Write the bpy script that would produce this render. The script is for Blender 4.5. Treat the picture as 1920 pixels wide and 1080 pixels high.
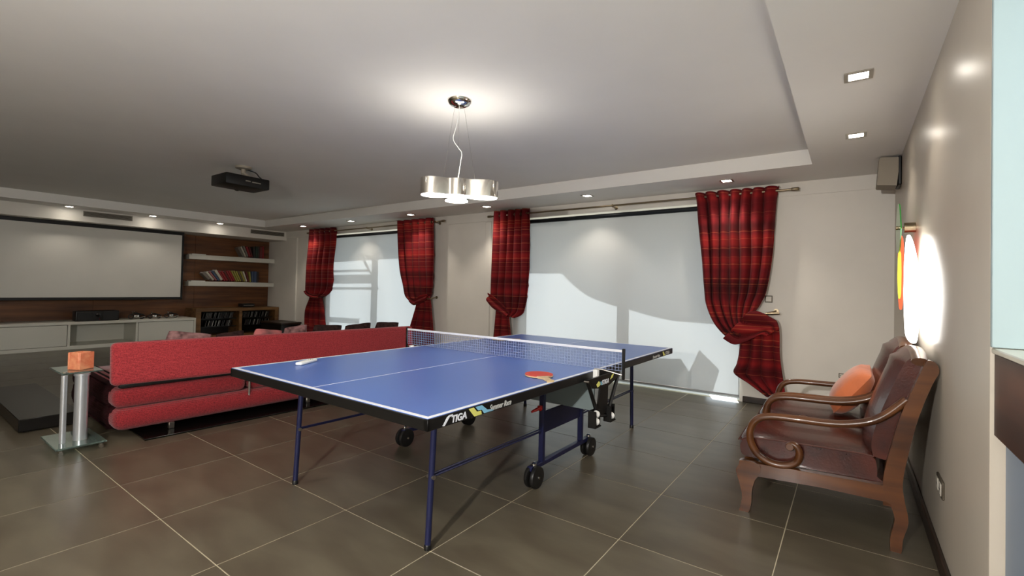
import bpy, bmesh, math, random
from mathutils import Vector, Matrix
random.seed(7)
PI = math.pi
sc = bpy.context.scene
for o in list(bpy.data.objects):
    bpy.data.objects.remove(o)
COL = sc.collection

# ------------------------------------------------------------------ camera
F_PX, CY_PX, YAW, PITCH, ROLL, CAM_H = 878.62, 525.24, .6248, .0158, .0214, 1.1101
fw = Vector((-math.sin(YAW)*math.cos(PITCH), math.cos(YAW)*math.cos(PITCH), math.sin(PITCH)))
rt = Vector((math.cos(YAW), math.sin(YAW), 0)); up = rt.cross(fw)
r2 = math.cos(ROLL)*rt + math.sin(ROLL)*up; u2 = -math.sin(ROLL)*rt + math.cos(ROLL)*up
cd = bpy.data.cameras.new('camera'); cam = bpy.data.objects.new('camera', cd); COL.objects.link(cam)
cam.matrix_world = Matrix(((r2.x, u2.x, -fw.x, 0), (r2.y, u2.y, -fw.y, 0), (r2.z, u2.z, -fw.z, CAM_H), (0, 0, 0, 1)))
cd.sensor_fit = 'HORIZONTAL'; cd.sensor_width = 36.0; cd.lens = 36.0*F_PX/1920
cd.shift_y = (CY_PX-540)/1920; cd.clip_start = .02; cd.clip_end = 200
sc.camera = cam

# ------------------------------------------------------------------ world, sun, exposure
wd = bpy.data.worlds.new('sky'); sc.world = wd; wd.use_nodes = True
bg = wd.node_tree.nodes['Background']; bg.inputs[0].default_value = (.86, .93, 1.0, 1); bg.inputs[1].default_value = 1.85
SUN = Vector((-.22, .82, .50)).normalized()          # direction towards the sun
sl = bpy.data.lights.new('sun', 'SUN'); sl.energy = 5.6; sl.angle = .012; sl.color = (1, .97, .93)
so = bpy.data.objects.new('sun', sl); COL.objects.link(so); so.rotation_euler = SUN.to_track_quat('Z', 'Y').to_euler(); so.location = (0, 12, 8)
vs = sc.view_settings
vs.view_transform = 'Standard'; vs.look = 'None'; vs.gamma = 1; vs.use_curve_mapping = False
vs.exposure = 0.55

# ------------------------------------------------------------------ helpers
def s2l(c):
    return tuple(((v/255)/12.92 if v/255 <= .04045 else ((v/255+.055)/1.055)**2.4) for v in c)

class NT:
    def __init__(s, name):
        s.m = bpy.data.materials.new(name); s.m.use_nodes = True; s.t = s.m.node_tree; s.t.nodes.clear()
        s.out = s.t.nodes.new('ShaderNodeOutputMaterial')
    def n(s, typ, **kw):
        nd = s.t.nodes.new(typ)
        for k, v in kw.items():
            if k.startswith('i_'):
                nd.inputs[int(k[2:]) if k[2:].isdigit() else k[2:].replace('_', ' ')].default_value = v
            else: setattr(nd, k, v)
        return nd
    def l(s, a, b): s.t.links.new(a, b)

def rgba(c): return (c[0], c[1], c[2], 1)

def mat(name, rgb, rough=.5, metal=0, spec=.5, noise=0, nscale=8, stretch=(1, 1, 1), dark=None, bump=0, bscale=60, coat=0, sheen=0, lin=False, trans=0, ior=1.45, rnd=0):
    k = NT(name); p = k.n('ShaderNodeBsdfPrincipled'); k.l(p.outputs[0], k.out.inputs[0])
    c = rgb if lin else s2l(rgb)
    p.inputs['Base Color'].default_value = rgba(c); p.inputs['Roughness'].default_value = rough
    p.inputs['Metallic'].default_value = metal; p.inputs['Specular IOR Level'].default_value = spec
    p.inputs['Coat Weight'].default_value = coat; p.inputs['Sheen Weight'].default_value = sheen
    p.inputs['Transmission Weight'].default_value = trans; p.inputs['IOR'].default_value = ior
    tc = k.n('ShaderNodeTexCoord')
    if noise:
        mp = k.n('ShaderNodeMapping'); mp.inputs['Scale'].default_value = stretch; k.l(tc.outputs['Object'], mp.inputs[0])
        nz = k.n('ShaderNodeTexNoise'); nz.inputs['Scale'].default_value = nscale; nz.inputs['Detail'].default_value = 6; k.l(mp.outputs[0], nz.inputs[0])
        rp = k.n('ShaderNodeValToRGB'); d = s2l(dark) if dark else tuple(v*(1-noise) for v in c)
        rp.color_ramp.elements[0].color = rgba(d); rp.color_ramp.elements[1].color = rgba(c)
        rp.color_ramp.elements[0].position = .35; rp.color_ramp.elements[1].position = .65
        k.l(nz.outputs[0], rp.inputs[0]); src = rp.outputs[0]
        if rnd:
            oi = k.n('ShaderNodeObjectInfo'); hs = k.n('ShaderNodeHueSaturation'); mr = k.n('ShaderNodeMapRange')
            mr.inputs[3].default_value = 1-rnd; mr.inputs[4].default_value = 1+rnd
            k.l(oi.outputs['Random'], mr.inputs[0]); k.l(mr.outputs[0], hs.inputs['Value']); k.l(src, hs.inputs['Color']); src = hs.outputs[0]
        k.l(src, p.inputs['Base Color'])
    if bump:
        b = k.n('ShaderNodeBump'); b.inputs['Strength'].default_value = bump; b.inputs['Distance'].default_value = .004
        nb = k.n('ShaderNodeTexNoise'); nb.inputs['Scale'].default_value = bscale; nb.inputs['Detail'].default_value = 3
        k.l(tc.outputs['Object'], nb.inputs[0]); k.l(nb.outputs[0], b.inputs['Height']); k.l(b.outputs[0], p.inputs['Normal'])
    return k.m

def emat(name, rgb, strength):
    k = NT(name); e = k.n('ShaderNodeEmission'); e.inputs[0].default_value = rgba(rgb); e.inputs[1].default_value = strength
    k.l(e.outputs[0], k.out.inputs[0]); return k.m

def wood(name, a, b, rough=.4, scale=6, axis=1, coat=0):
    st = [14, 14, 14]; st[axis] = 1.2
    return mat(name, a, rough=rough, noise=1, nscale=scale/6, stretch=tuple(st), dark=b, coat=coat)

class MB:
    def __init__(s): s.v = []; s.f = []; s.mi = []
    def add(s, vs_, fs, m=0):
        o = len(s.v); s.v += [tuple(v) for v in vs_]; s.f += [tuple(i+o for i in f) for f in fs]; s.mi += [m]*len(fs); return s
    def box(s, x0, x1, y0, y1, z0, z1, bev=0, seg=2, m=0, M=None):
        if bev:
            bm = bmesh.new(); bmesh.ops.create_cube(bm, size=1)
            for v in bm.verts: v.co = Vector(((x0+x1)/2+v.co.x*(x1-x0), (y0+y1)/2+v.co.y*(y1-y0), (z0+z1)/2+v.co.z*(z1-z0)))
            bmesh.ops.bevel(bm, geom=bm.edges[:], offset=bev, segments=seg, affect='EDGES', profile=.5)
            bm.verts.index_update()
            vv = [v.co.copy() for v in bm.verts]; ff = [[v.index for v in f.verts] for f in bm.faces]; bm.free()
        else:
            vv = [Vector((x, y, z)) for z in (z0, z1) for y in (y0, y1) for x in (x0, x1)]
            ff = [(0, 2, 3, 1), (4, 5, 7, 6), (0, 1, 5, 4), (2, 6, 7, 3), (0, 4, 6, 2), (1, 3, 7, 5)]
        if M is not None: vv = [M @ v for v in vv]
        return s.add(vv, ff, m)
    def tube(s, pts, r, n=10, closed=False, m=0, sq=None):
        """round tube along pts; r a number or list; sq=(a,b) scales the section"""
        pts = [Vector(p) for p in pts]; N = len(pts); rs = r if isinstance(r, (list, tuple)) else [r]*N
        vv = []; prev = None
        for i, p in enumerate(pts):
            a = pts[(i-1) % N] if (closed or i > 0) else p; b = pts[(i+1) % N] if (closed or i < N-1) else p
            t = (b-a).normalized()
            if prev is None:
                h = Vector((0, 0, 1)) if abs(t.z) < .9 else Vector((0, 1, 0)); nx = t.cross(h).normalized()
            else: nx = (prev-t*prev.dot(t)).normalized()
            ny = t.cross(nx).normalized(); prev = nx
            for k in range(n):
                q = 2*PI*k/n; ca, cb = (math.cos(q), math.sin(q))
                if sq: ca *= sq[0]; cb *= sq[1]
                vv.append(p+nx*ca*rs[i]+ny*cb*rs[i])
        ff = []
        for i in range(N if closed else N-1):
            j = (i+1) % N
            for k in range(n): ff.append((i*n+k, i*n+(k+1) % n, j*n+(k+1) % n, j*n+k))
        if not closed: ff += [tuple(range(n-1, -1, -1)), tuple(range((N-1)*n, N*n))]
        return s.add(vv, ff, m)
    def lathe(s, prof, n=24, c=(0, 0, 0), axis='Z', m=0, cap=True, sz=1):
        vv = []; ff = []
        for (r, h) in prof:
            for k in range(n):
                q = 2*PI*k/n; a, b = r*math.cos(q), r*math.sin(q)
                if axis == 'Z': v = (a, b, h)
                elif axis == 'X': v = (h, a, b*sz)
                else: v = (a, h, b*sz)
                vv.append((v[0]+c[0], v[1]+c[1], v[2]+c[2]))
        for i in range(len(prof)-1):
            for k in range(n): ff.append((i*n+k, i*n+(k+1) % n, (i+1)*n+(k+1) % n, (i+1)*n+k))
        if cap: ff += [tuple(range(n-1, -1, -1)), tuple(range((len(prof)-1)*n, len(prof)*n))]
        return s.add(vv, ff, m)
    def prism(s, poly, t0, t1, plane='XZ', m=0):
        """poly of 2-D points extruded between t0 and t1 along the third axis"""
        def p3(p, t):
            return (p[0], t, p[1]) if plane == 'XZ' else ((t, p[0], p[1]) if plane == 'YZ' else (p[0], p[1], t))
        n = len(poly); vv = [p3(p, t0) for p in poly]+[p3(p, t1) for p in poly]
        ff = [tuple(range(n-1, -1, -1)), tuple(range(n, 2*n))]+[(i, (i+1) % n, n+(i+1) % n, n+i) for i in range(n)]
        return s.add(vv, ff, m)
    def grid(s, rows, m=0):
        n = len(rows[0]); vv = [v for r in rows for v in r]
        ff = [(i*n+j, i*n+j+1, (i+1)*n+j+1, (i+1)*n+j) for i in range(len(rows)-1) for j in range(n-1)]
        return s.add(vv, ff, m)
    def mesh(s, name, mats, smooth=True, ang=.7):
        me = bpy.data.meshes.new(name); me.from_pydata(s.v, [], s.f)
        bm = bmesh.new(); bm.from_mesh(me); bmesh.ops.recalc_face_normals(bm, faces=bm.faces[:]); bm.to_mesh(me); bm.free()
        for q in (mats if isinstance(mats, (list, tuple)) else [mats]): me.materials.append(q)
        if len(s.mi) == len(me.polygons): me.polygons.foreach_set('material_index', s.mi)
        if smooth:
            me.polygons.foreach_set('use_smooth', [True]*len(me.polygons)); me.set_sharp_from_angle(angle=ang)
        me.update(); return me
    def obj(s, name, mats, parent=None, label=None, cat=None, group=None, kind=None, loc=None, rot=None, smooth=True, ang=.7):
        return link(name, s.mesh(name, mats, smooth, ang), parent, label, cat, group, kind, loc, rot)

def link(name, data, parent=None, label=None, cat=None, group=None, kind=None, loc=None, rot=None):
    o = bpy.data.objects.new(name, data); COL.objects.link(o); o.parent = parent
    if loc is not None: o.location = loc
    if rot is not None: o.rotation_euler = rot
    if label: o['label'] = label
    if cat: o['category'] = cat
    if group: o['group'] = group
    if kind: o['kind'] = kind
    return o

def thing(name, label, cat, loc=(0, 0, 0), rotz=0, group=None, rot=None):
    return link(name, None, None, label, cat, group, None, loc, rot or (0, 0, rotz))

def dup(root, loc=None, label=None, rot=None):
    r = root.copy(); COL.objects.link(r)
    if loc is not None: r.location = loc
    if rot is not None: r.rotation_euler = rot
    if label: r['label'] = label
    for ch in list(root.children):
        c = ch.copy(); COL.objects.link(c); c.parent = r
        for g in list(ch.children):
            d = g.copy(); COL.objects.link(d); d.parent = c
    return r

def text_mesh(body, size, shear=0, ext=.0006, bold=0):
    cu = bpy.data.curves.new('txt', 'FONT'); cu.body = body; cu.size = size; cu.shear = shear; cu.extrude = ext; cu.offset = bold
    ob = bpy.data.objects.new('txt', cu); COL.objects.link(ob)
    bpy.context.view_layer.update()
    me = bpy.data.meshes.new_from_object(ob.evaluated_get(bpy.context.evaluated_depsgraph_get()))
    bpy.data.objects.remove(ob); return me

def crom(P, n):
    """Catmull-Rom through P (tuples), n samples per span"""
    out = []; L = len(P)
    for i in range(L-1):
        p0 = P[max(i-1, 0)]; p1 = P[i]; p2 = P[i+1]; p3 = P[min(i+2, L-1)]
        for k in range(n):
            t = k/n; out.append(tuple(.5*((2*b)+(-a+c)*t+(2*a-5*b+4*c-d)*t*t+(-a+3*b-3*c+d)*t**3) for a, b, c, d in zip(p0, p1, p2, p3)))
    out.append(tuple(P[-1])); return out

def lamp(name, typ, loc, energy, color=(1, 1, 1), size=.05, spot=None, blend=.5, parent=None, rot=None):
    d = bpy.data.lights.new(name, typ); d.energy = energy; d.color = color
    if typ == 'AREA': d.size = size
    else: d.shadow_soft_size = size
    if spot: d.spot_size = spot; d.spot_blend = blend
    o = bpy.data.objects.new(name, d); COL.objects.link(o); o.location = loc; o.parent = parent
    if rot: o.rotation_euler = rot
    return o

# ------------------------------------------------------------------ materials
M = {}
M['wall'] = mat('wall_paint', (230, 225, 215), rough=.55, noise=.04, nscale=3)
M['wall_satin'] = mat('wall_satin', (188, 179, 165), rough=.33, spec=.5, noise=.04, nscale=3)
M['ceil'] = mat('ceiling_paint', (232, 229, 223), rough=.75, noise=.03, nscale=2)
M['rear'] = mat('rear_paint', (196, 188, 176), rough=.7)
M['kitchen'] = mat('cool_lit_paint', (164, 182, 186), rough=.5)  # pale blue puts the cool kitchen light into the colour
M['grout'] = mat('grout', (182, 172, 146), rough=.8, noise=.15, nscale=20)
M['tile'] = mat('stone_tile', (96, 89, 74), rough=.30, spec=.5, noise=1, nscale=2.2, stretch=(1, 3, 1), dark=(80, 72, 59), bump=.04, bscale=25, rnd=.10)
M['veneer'] = wood('walnut_veneer', (128, 82, 46), (84, 50, 27), rough=.38, axis=1)
M['counter_wood'] = wood('walnut_fascia', (98, 62, 42), (56, 34, 24), rough=.35, scale=4, axis=1)
M['base_wood'] = wood('skirting_wood', (52, 36, 25), (32, 22, 15), rough=.4)
M['oak'] = wood('oak', (128, 92, 52), (92, 62, 33), rough=.45)
M['chair_wood'] = wood('chair_wood', (98, 58, 28), (62, 34, 16), rough=.28, axis=0, coat=.3)
M['leather'] = mat('leather', (80, 34, 23), rough=.27, noise=1, nscale=7, dark=(48, 19, 14), bump=.25, bscale=90, coat=.15)
M['piping'] = mat('piping', (70, 30, 20), rough=.4)
M['white_lacq'] = mat('white_lacquer', (216, 214, 202), rough=.35)
M['white'] = mat('white_plastic', (232, 232, 228), rough=.4)
M['screen'] = mat('screen_cloth', (222, 219, 210), rough=.85, noise=.03, nscale=3)
M['black'] = mat('black_plastic', (14, 13, 12), rough=.4)
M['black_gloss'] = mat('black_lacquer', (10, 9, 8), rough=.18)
M['black_lam'] = mat('dark_laminate', (18, 15, 12), rough=.3, noise=.3, nscale=4)
M['navy'] = mat('navy_steel', (30, 33, 66), rough=.35, metal=.2)
M['blue'] = mat('table_blue', (84, 116, 188), rough=.30, spec=.5, noise=.04, nscale=2)
M['line'] = mat('line_white', (226, 228, 234), rough=.4)
M['grey_panel'] = mat('grey_green_steel', (120, 132, 132), rough=.45)
M['chrome'] = mat('chrome', (225, 222, 216), rough=.07, metal=1)
M['steel'] = mat('brushed_steel', (176, 170, 160), rough=.3, metal=1)
M['silver'] = mat('silver_tube', (205, 208, 212), rough=.28, metal=.75)
M['bronze'] = mat('satin_nickel', (150, 136, 112), rough=.32, metal=1)
M['rubber'] = mat('rubber', (20, 19, 18), rough=.45)
M['red_rubber'] = mat('red_rubber', (202, 62, 44), rough=.5)
M['dark_rubber'] = mat('dark_rubber', (70, 40, 34), rough=.5)
M['pale_wood'] = wood('pale_wood', (214, 190, 150), (186, 158, 116), rough=.45, axis=0)
M['red'] = mat('red_plastic', (186, 34, 26), rough=.4)
M['yellow'] = mat('yellow_print', (226, 222, 120), rough=.5)
M['cyan'] = mat('cyan_print', (130, 190, 220), rough=.5)
M['grey_print'] = mat('grey_print', (190, 190, 186), rough=.5)
M['glass'] = mat('green_glass', (205, 232, 222), rough=.03, trans=.92, ior=1.5)
M['candle'] = mat('alabaster', (226, 152, 112), rough=.45, noise=1, nscale=30, dark=(212, 118, 84))
M['orange'] = mat('orange_satin', (200, 108, 62), rough=.5, sheen=.3, noise=.2, nscale=10, bump=.3, bscale=40)
M['speaker_grey'] = mat('speaker_grey', (150, 140, 124), rough=.6, bump=.2, bscale=300)
M['alum'] = mat('aluminium', (186, 190, 194), rough=.35, metal=.8)
M['dark_bar'] = mat('dark_tube', (34, 38, 42), rough=.4, metal=.3)
M['vent'] = mat('vent_grey', (140, 134, 122), rough=.5, metal=.2)
M['vent_dark'] = mat('vent_dark', (52, 48, 42), rough=.7)
M['terrace'] = mat('terrace_stone', (190, 182, 168), rough=.8, noise=.15, nscale=3)
M['terr_obj'] = mat('terrace_paint', (170, 168, 160), rough=.7)
M['stone_top'] = mat('pale_stone', (226, 222, 206), rough=.3, noise=.06, nscale=12)
M['bluegrey'] = mat('blue_grey_panel', (138, 152, 168), rough=.5)
M['socket'] = mat('socket_plate', (206, 200, 188), rough=.35)
M['socket_dark'] = mat('socket_frame', (92, 84, 72), rough=.4, metal=.4)
M['gfx_green'] = mat('green_glass_art', (52, 150, 60), rough=.15, coat=.4)

def fabric(name, base, dark, rib_axis=None, rib=0, scale=160, sheen=.2):
    k = NT(name); p = k.n('ShaderNodeBsdfPrincipled'); k.l(p.outputs[0], k.out.inputs[0])
    p.inputs['Roughness'].default_value = .9; p.inputs['Sheen Weight'].default_value = sheen; p.inputs['Specular IOR Level'].default_value = .15
    tc = k.n('ShaderNodeTexCoord'); nz = k.n('ShaderNodeTexNoise'); nz.inputs['Scale'].default_value = scale; nz.inputs['Detail'].default_value = 2
    k.l(tc.outputs['Object'], nz.inputs[0]); rp = k.n('ShaderNodeValToRGB')
    rp.color_ramp.elements[0].color = rgba(s2l(dark)); rp.color_ramp.elements[1].color = rgba(s2l(base))
    rp.color_ramp.elements[0].position = .3; rp.color_ramp.elements[1].position = .62
    k.l(nz.outputs[0], rp.inputs[0]); k.l(rp.outputs[0], p.inputs['Base Color'])
    h = nz.outputs[0]
    if rib:
        w = k.n('ShaderNodeTexWave'); w.bands_direction = rib_axis; w.inputs['Scale'].default_value = rib; w.inputs['Distortion'].default_value = .3
        k.l(tc.outputs['Object'], w.inputs[0]); h = w.outputs['Fac']
    b = k.n('ShaderNodeBump'); b.inputs['Strength'].default_value = .6; b.inputs['Distance'].default_value = .004
    k.l(h, b.inputs['Height']); k.l(b.outputs[0], p.inputs['Normal']); return k.m
M['sofa'] = fabric('sofa_rib', (176, 60, 64), (124, 34, 40), 'Z', 30)
M['sofa_seat'] = fabric('sofa_seat_rib', (150, 44, 48), (100, 24, 30), 'Z', 30)
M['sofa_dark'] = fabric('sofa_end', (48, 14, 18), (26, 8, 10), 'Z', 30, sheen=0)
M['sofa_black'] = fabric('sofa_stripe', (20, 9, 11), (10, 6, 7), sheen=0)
M['pillow_brown'] = fabric('pillow_brown', (56, 36, 33), (28, 17, 16), scale=30, sheen=.05)
M['pillow_rose'] = fabric('pillow_rose', (150, 112, 110), (46, 26, 26), scale=16, sheen=.05)
M['pillow_pink'] = fabric('pillow_pink', (190, 110, 108), (120, 80, 78), scale=9, sheen=.05)

def curtain_mat():
    k = NT('curtain_cloth'); p = k.n('ShaderNodeBsdfPrincipled')
    p.inputs['Roughness'].default_value = .85; p.inputs['Sheen Weight'].default_value = .03; p.inputs['Specular IOR Level'].default_value = .2
    tc = k.n('ShaderNodeTexCoord'); oi = k.n('ShaderNodeObjectInfo')
    sx = k.n('ShaderNodeSeparateXYZ'); k.l(tc.outputs['Object'], sx.inputs[0])
    ad = k.n('ShaderNodeMath', operation='MULTIPLY_ADD'); k.l(oi.outputs['Random'], ad.inputs[0]); ad.inputs[1].default_value = 7.3; k.l(sx.outputs[2], ad.inputs[2])
    n1 = k.n('ShaderNodeTexNoise', noise_dimensions='1D'); n1.inputs['Scale'].default_value = 4.5; n1.inputs['Detail'].default_value = 1.5; k.l(ad.outputs[0], n1.inputs['W'])
    r1 = k.n('ShaderNodeValToRGB'); e = r1.color_ramp.elements
    e[0].position = .36; e[0].color = rgba(s2l((78, 12, 16))); e[1].position = .64; e[1].color = rgba(s2l((136, 27, 27)))
    q = e.new(.52); q.color = rgba(s2l((108, 18, 24)))
    k.l(n1.outputs[0], r1.inputs[0])
    n2 = k.n('ShaderNodeTexNoise', noise_dimensions='1D'); n2.inputs['Scale'].default_value = 55; n2.inputs['Detail'].default_value = 0; k.l(ad.outputs[0], n2.inputs['W'])
    r2_ = k.n('ShaderNodeValToRGB'); e = r2_.color_ramp.elements; e[0].position = .70; e[0].color = (0, 0, 0, 1); e[1].position = .76; e[1].color = (.28, .28, .28, 1)
    k.l(n2.outputs[0], r2_.inputs[0])
    mx = k.n('ShaderNodeMix', data_type='RGBA'); k.l(r2_.outputs[0], mx.inputs[0]); k.l(r1.outputs[0], mx.inputs[6]); mx.inputs[7].default_value = rgba(s2l((206, 110, 70)))
    k.l(mx.outputs[2], p.inputs['Base Color'])
    tr = k.n('ShaderNodeBsdfTranslucent'); k.l(mx.outputs[2], tr.inputs[0])
    ms = k.n('ShaderNodeMixShader'); ms.inputs[0].default_value = .04; k.l(p.outputs[0], ms.inputs[1]); k.l(tr.outputs[0], ms.inputs[2]); k.l(ms.outputs[0], k.out.inputs[0])
    return k.m
M['curtain'] = curtain_mat()

def blind_mat():
    k = NT('blind_cloth'); d = k.n('ShaderNodeBsdfDiffuse'); t = k.n('ShaderNodeBsdfTranslucent'); ms = k.n('ShaderNodeMixShader')
    d.inputs[0].default_value = rgba(s2l((226, 224, 218))); t.inputs[0].default_value = rgba(s2l((222, 226, 230)))
    ms.inputs[0].default_value = .52; k.l(d.outputs[0], ms.inputs[1]); k.l(t.outputs[0], ms.inputs[2]); k.l(ms.outputs[0], k.out.inputs[0]); return k.m
M['blind'] = blind_mat()

def pane_mat():
    k = NT('window_pane'); t = k.n('ShaderNodeBsdfTransparent'); g = k.n('ShaderNodeBsdfGlossy'); ms = k.n('ShaderNodeMixShader')
    t.inputs[0].default_value = (.94, .97, .97, 1); g.inputs['Roughness'].default_value = .02; ms.inputs[0].default_value = .06
    k.l(t.outputs[0], ms.inputs[1]); k.l(g.outputs[0], ms.inputs[2]); k.l(ms.outputs[0], k.out.inputs[0]); return k.m
M['pane'] = pane_mat()

# ------------------------------------------------------------------ room constants
XL, XR, YB, YF = -10.45, .315, 5.27, -2.6     # wood wall, right wall, window wall, wall behind the camera
ZC, ZU = 2.19, 2.32                            # lower and raised ceiling
SX, SY, OX, OY = .5876, .5796, -1.4135, 1.4184 # floor tiles
WIN = ((-8.20, -5.62), (-3.66, -.905)); WTOP = 2.055; WT = .30
KX = 2.6                                       # kitchen side wall

# floor: grout bed with separate tiles
fl = MB().box(XL, KX, YF, YB+.06, -.06, -.0015).obj('floor', M['grout'], kind='structure', smooth=False)
tb = MB().box(-SX/2+.0019, SX/2-.0019, -SY/2+.0019, SY/2-.0019, -.012, 0, bev=.0012, seg=1).mesh('tile', M['tile'], smooth=False)
i0 = math.floor((XL-OX)/SX); i1 = math.floor((XR-OX)/SX)+1; j0 = math.floor((YF-OY)/SY)+1; j1 = math.ceil((YB-OY)/SY)
for i in range(i0, i1):
    for j in range(j0, j1):
        x0, x1 = max(OX+i*SX, XL), min(OX+(i+1)*SX, XR+.1); y0, y1 = OY+j*SY, min(OY+(j+1)*SY, YB)
        t = link('tile', tb, fl, loc=((x0+x1)/2, (y0+y1)/2, 0))
        t.scale = ((x1-x0)/SX, (y1-y0)/SY, 1)

# ceiling: lower border, raised centre, bulkhead above the screen
RX0, RX1, RY0, RY1 = -9.32, -.262, -1.9, 4.60
cl = MB()
cl.box(XL, RX0, YF, YB, ZC, ZU+.1); cl.box(RX1, KX, YF, YB, ZC, ZU+.1); cl.box(RX0, RX1, RY1, YB, ZC, ZU+.1); cl.box(RX0, RX1, YF, RY0, ZC, ZU+.1)
cl.box(RX0-.02, RX1+.02, RY0-.02, RY1+.02, ZU, ZU+.1)
cl.obj('ceiling', M['ceil'], kind='structure', smooth=False)
MB().box(XL, -9.75, YF, YB, 2.0, ZC-.001).obj('trim_1', M['wall'], kind='structure', smooth=False, label='white bulkhead above the projection screen')

# walls
wb = MB(); xs = [XL-.2]+[q for w in WIN for q in w]+[XR+.2]
for a, b in ((xs[0], xs[1]), (xs[2], xs[3]), (xs[4], xs[5])): wb.box(a, b, YB, YB+WT, -.06, ZU+.1)
for a, b in WIN: wb.box(a, b, YB, YB+WT, WTOP, ZU+.1)
wb.box(XL, XR, YB-.012, YB, 2.06, ZC)                         # shallow upper band
wb.obj('wall_back', M['wall'], kind='structure', smooth=False)
for x0, x1, nm in ((-9.56, -9.28, 'trim_2'), (-4.28, -4.17, 'trim_3')):
    t = MB().box(x0, x1, YB-.02, YB, .09, 2.05, bev=.006, seg=1); t.box(x0+(x1-x0)*.55, x1, YB-.034, YB-.02, .09, 2.04, bev=.004, seg=1)
    t.obj(nm, M['wall'], kind='structure', label='white vertical plaster moulding beside the window')
wl = MB().box(XL-.2, XL-.02, YF, YB, -.06, ZU+.1).obj('wall_left', M['wall'], kind='structure', smooth=False)
for y0, y1 in ((YF, -.7), (-.7, .8), (.8, 2.31), (2.31, 3.82), (3.82, 5.262)):
    MB().box(XL-.02, XL, y0+.0015, y1-.0015, 0, 2.0, bev=.0015, seg=1).obj('wood_panel', M['veneer'], wl)
wr = MB().box(XR, XR+.13, 1.83, YB, -.06, ZU+.1, bev=.006, seg=2).obj('wall_right', M['wall_satin'], kind='structure')
MB().box(XR+.131, KX, 1.83, 1.95, -.06, ZU+.1).obj('wall_kitchen', M['kitchen'], kind='structure', smooth=False)
MB().box(XR+.001, XR+.131, 1.812, 1.829, .974, ZC-.001, bev=.002, seg=1).obj('trim_6', M['kitchen'], kind='structure', label='end of the right wall above the bar, cool light put into its colour')  # added slab, its pale blue imitates cool light falling on the wall end
MB().box(KX, KX+.1, YF, 1.95, -.06, ZU+.1).obj('wall_kitchen_side', M['kitchen'], kind='structure', smooth=False)
MB().box(XL-.2, KX+.1, YF-.1, YF, -.06, ZU+.1).obj('wall_rear', M['rear'], kind='structure', smooth=False)
MB().box(XR-.016, XR, 1.835, YB-.002, 0, .075, bev=.004, seg=1).obj('baseboard_right', M['base_wood'], kind='structure')
for nm, a, b in (('baseboard_back_1', WIN[1][1]+.03, XR-.017), ('baseboard_back_2', WIN[0][1], WIN[1][0]), ('baseboard_back_3', XL+.02, WIN[0][0])):
    MB().box(a, b, YB-.014, YB, 0, .06, bev=.004, seg=1).obj(nm, M['base_wood'], kind='structure')

# windows: sliding doors behind the blinds
for wi, (a, b) in enumerate(WIN):
    w = thing('window_%d' % (wi+1), None, None); w['kind'] = 'structure'
    yf = YB+.17; c = (-6.80 if wi == 0 else -2.225); hw = .068
    f = MB(); f.box(a, a+.06, yf, yf+.07, 0, WTOP); f.box(b-.06, b, yf, yf+.07, 0, WTOP); f.box(a+.06, b-.06, yf, yf+.07, WTOP-.03, WTOP); f.box(a+.06, b-.06, yf, yf+.07, 0, .012)
    f.obj('frame', M['alum'], w, smooth=False)
    MB().box(c-hw, c+hw, yf+.005, yf+.065, .012, WTOP-.03, bev=.004, seg=1).obj('mullion', M['alum'], w)
    for p0, p1 in ((a+.06, c-hw), (c+hw, b-.06)): MB().box(p0, p1, yf+.03, yf+.036, .012, WTOP-.03).obj('pane', M['pane'], w, smooth=False)
MB().box(-14, 4, YB+WT, 16, -.1, -.03).obj('terrace_floor', M['terrace'], kind='structure', smooth=False)
for wi, (a, b) in enumerate(WIN): MB().box(a, b, YB+.06, YB+WT, -.1, -.004).obj('trim_%d' % (4+wi), M['white'], kind='structure', smooth=False, label='metal door threshold')

# terrace things whose shadows fall on the blinds
def sp(x, z, D):
    return (x+D*SUN.x/SUN.y, YB-.02+D, z+D*SUN.z/SUN.y)
def caster(pts, D, th, m=None):
    """solid board whose outline follows pts (x,z on the blind) carried out along the sun to distance D"""
    P = [Vector(sp(x, z, D)) for x, z in pts]; n = len(P)
    vv = P+[p+Vector((0, th, 0)) for p in P]
    return MB().add(vv, [tuple(range(n)), tuple(range(2*n-1, n-1, -1))]+[(i, (i+1) % n, n+(i+1) % n, n+i) for i in range(n)])
aw = thing('terrace_canopy', 'canopy outside whose straight edge shades the upper part of the narrower blind', 'canopy')
caster([(-9.2, 1.53), (-5.2, 1.60), (-5.2, 2.5), (-9.2, 2.5)], 1.6, .05).obj('canopy_board', M['terr_obj'], aw, smooth=False)
for q in (-9.6, -5.0): MB().box(q-.05, q+.05, 6.9, 7.0, -.03, 3.3).obj('post', M['terr_obj'], aw, smooth=False)
sa = thing('shade_sail', 'curved shade sail outside casting the sweeping shadow on the wide blind', 'shade sail')
edge = crom([(-3.0, 1.32), (-2.87, 1.2), (-2.73, 1.1), (-2.58, 1.02), (-2.3, .94), (-2.15, .91), (-1.84, .84), (-1.6, .8), (-1.23, .79), (-.6, .78)], 4)
caster([(-4.4, 1.33)]+edge+[(-.2, .79), (-.2, 2.6), (-4.4, 2.6)], 1.3, .03).obj('sail_cloth', M['terr_obj'], sa, smooth=False)
for q in (-4.85, -.45): MB().tube([(q, 6.57, -.03), (q, 6.57, 3.3)], .03, 10).obj('pole', M['terr_obj'], sa)
sw = thing('garden_swing', 'garden swing outside whose post and rails shade the narrower blind', 'garden swing')
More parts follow.
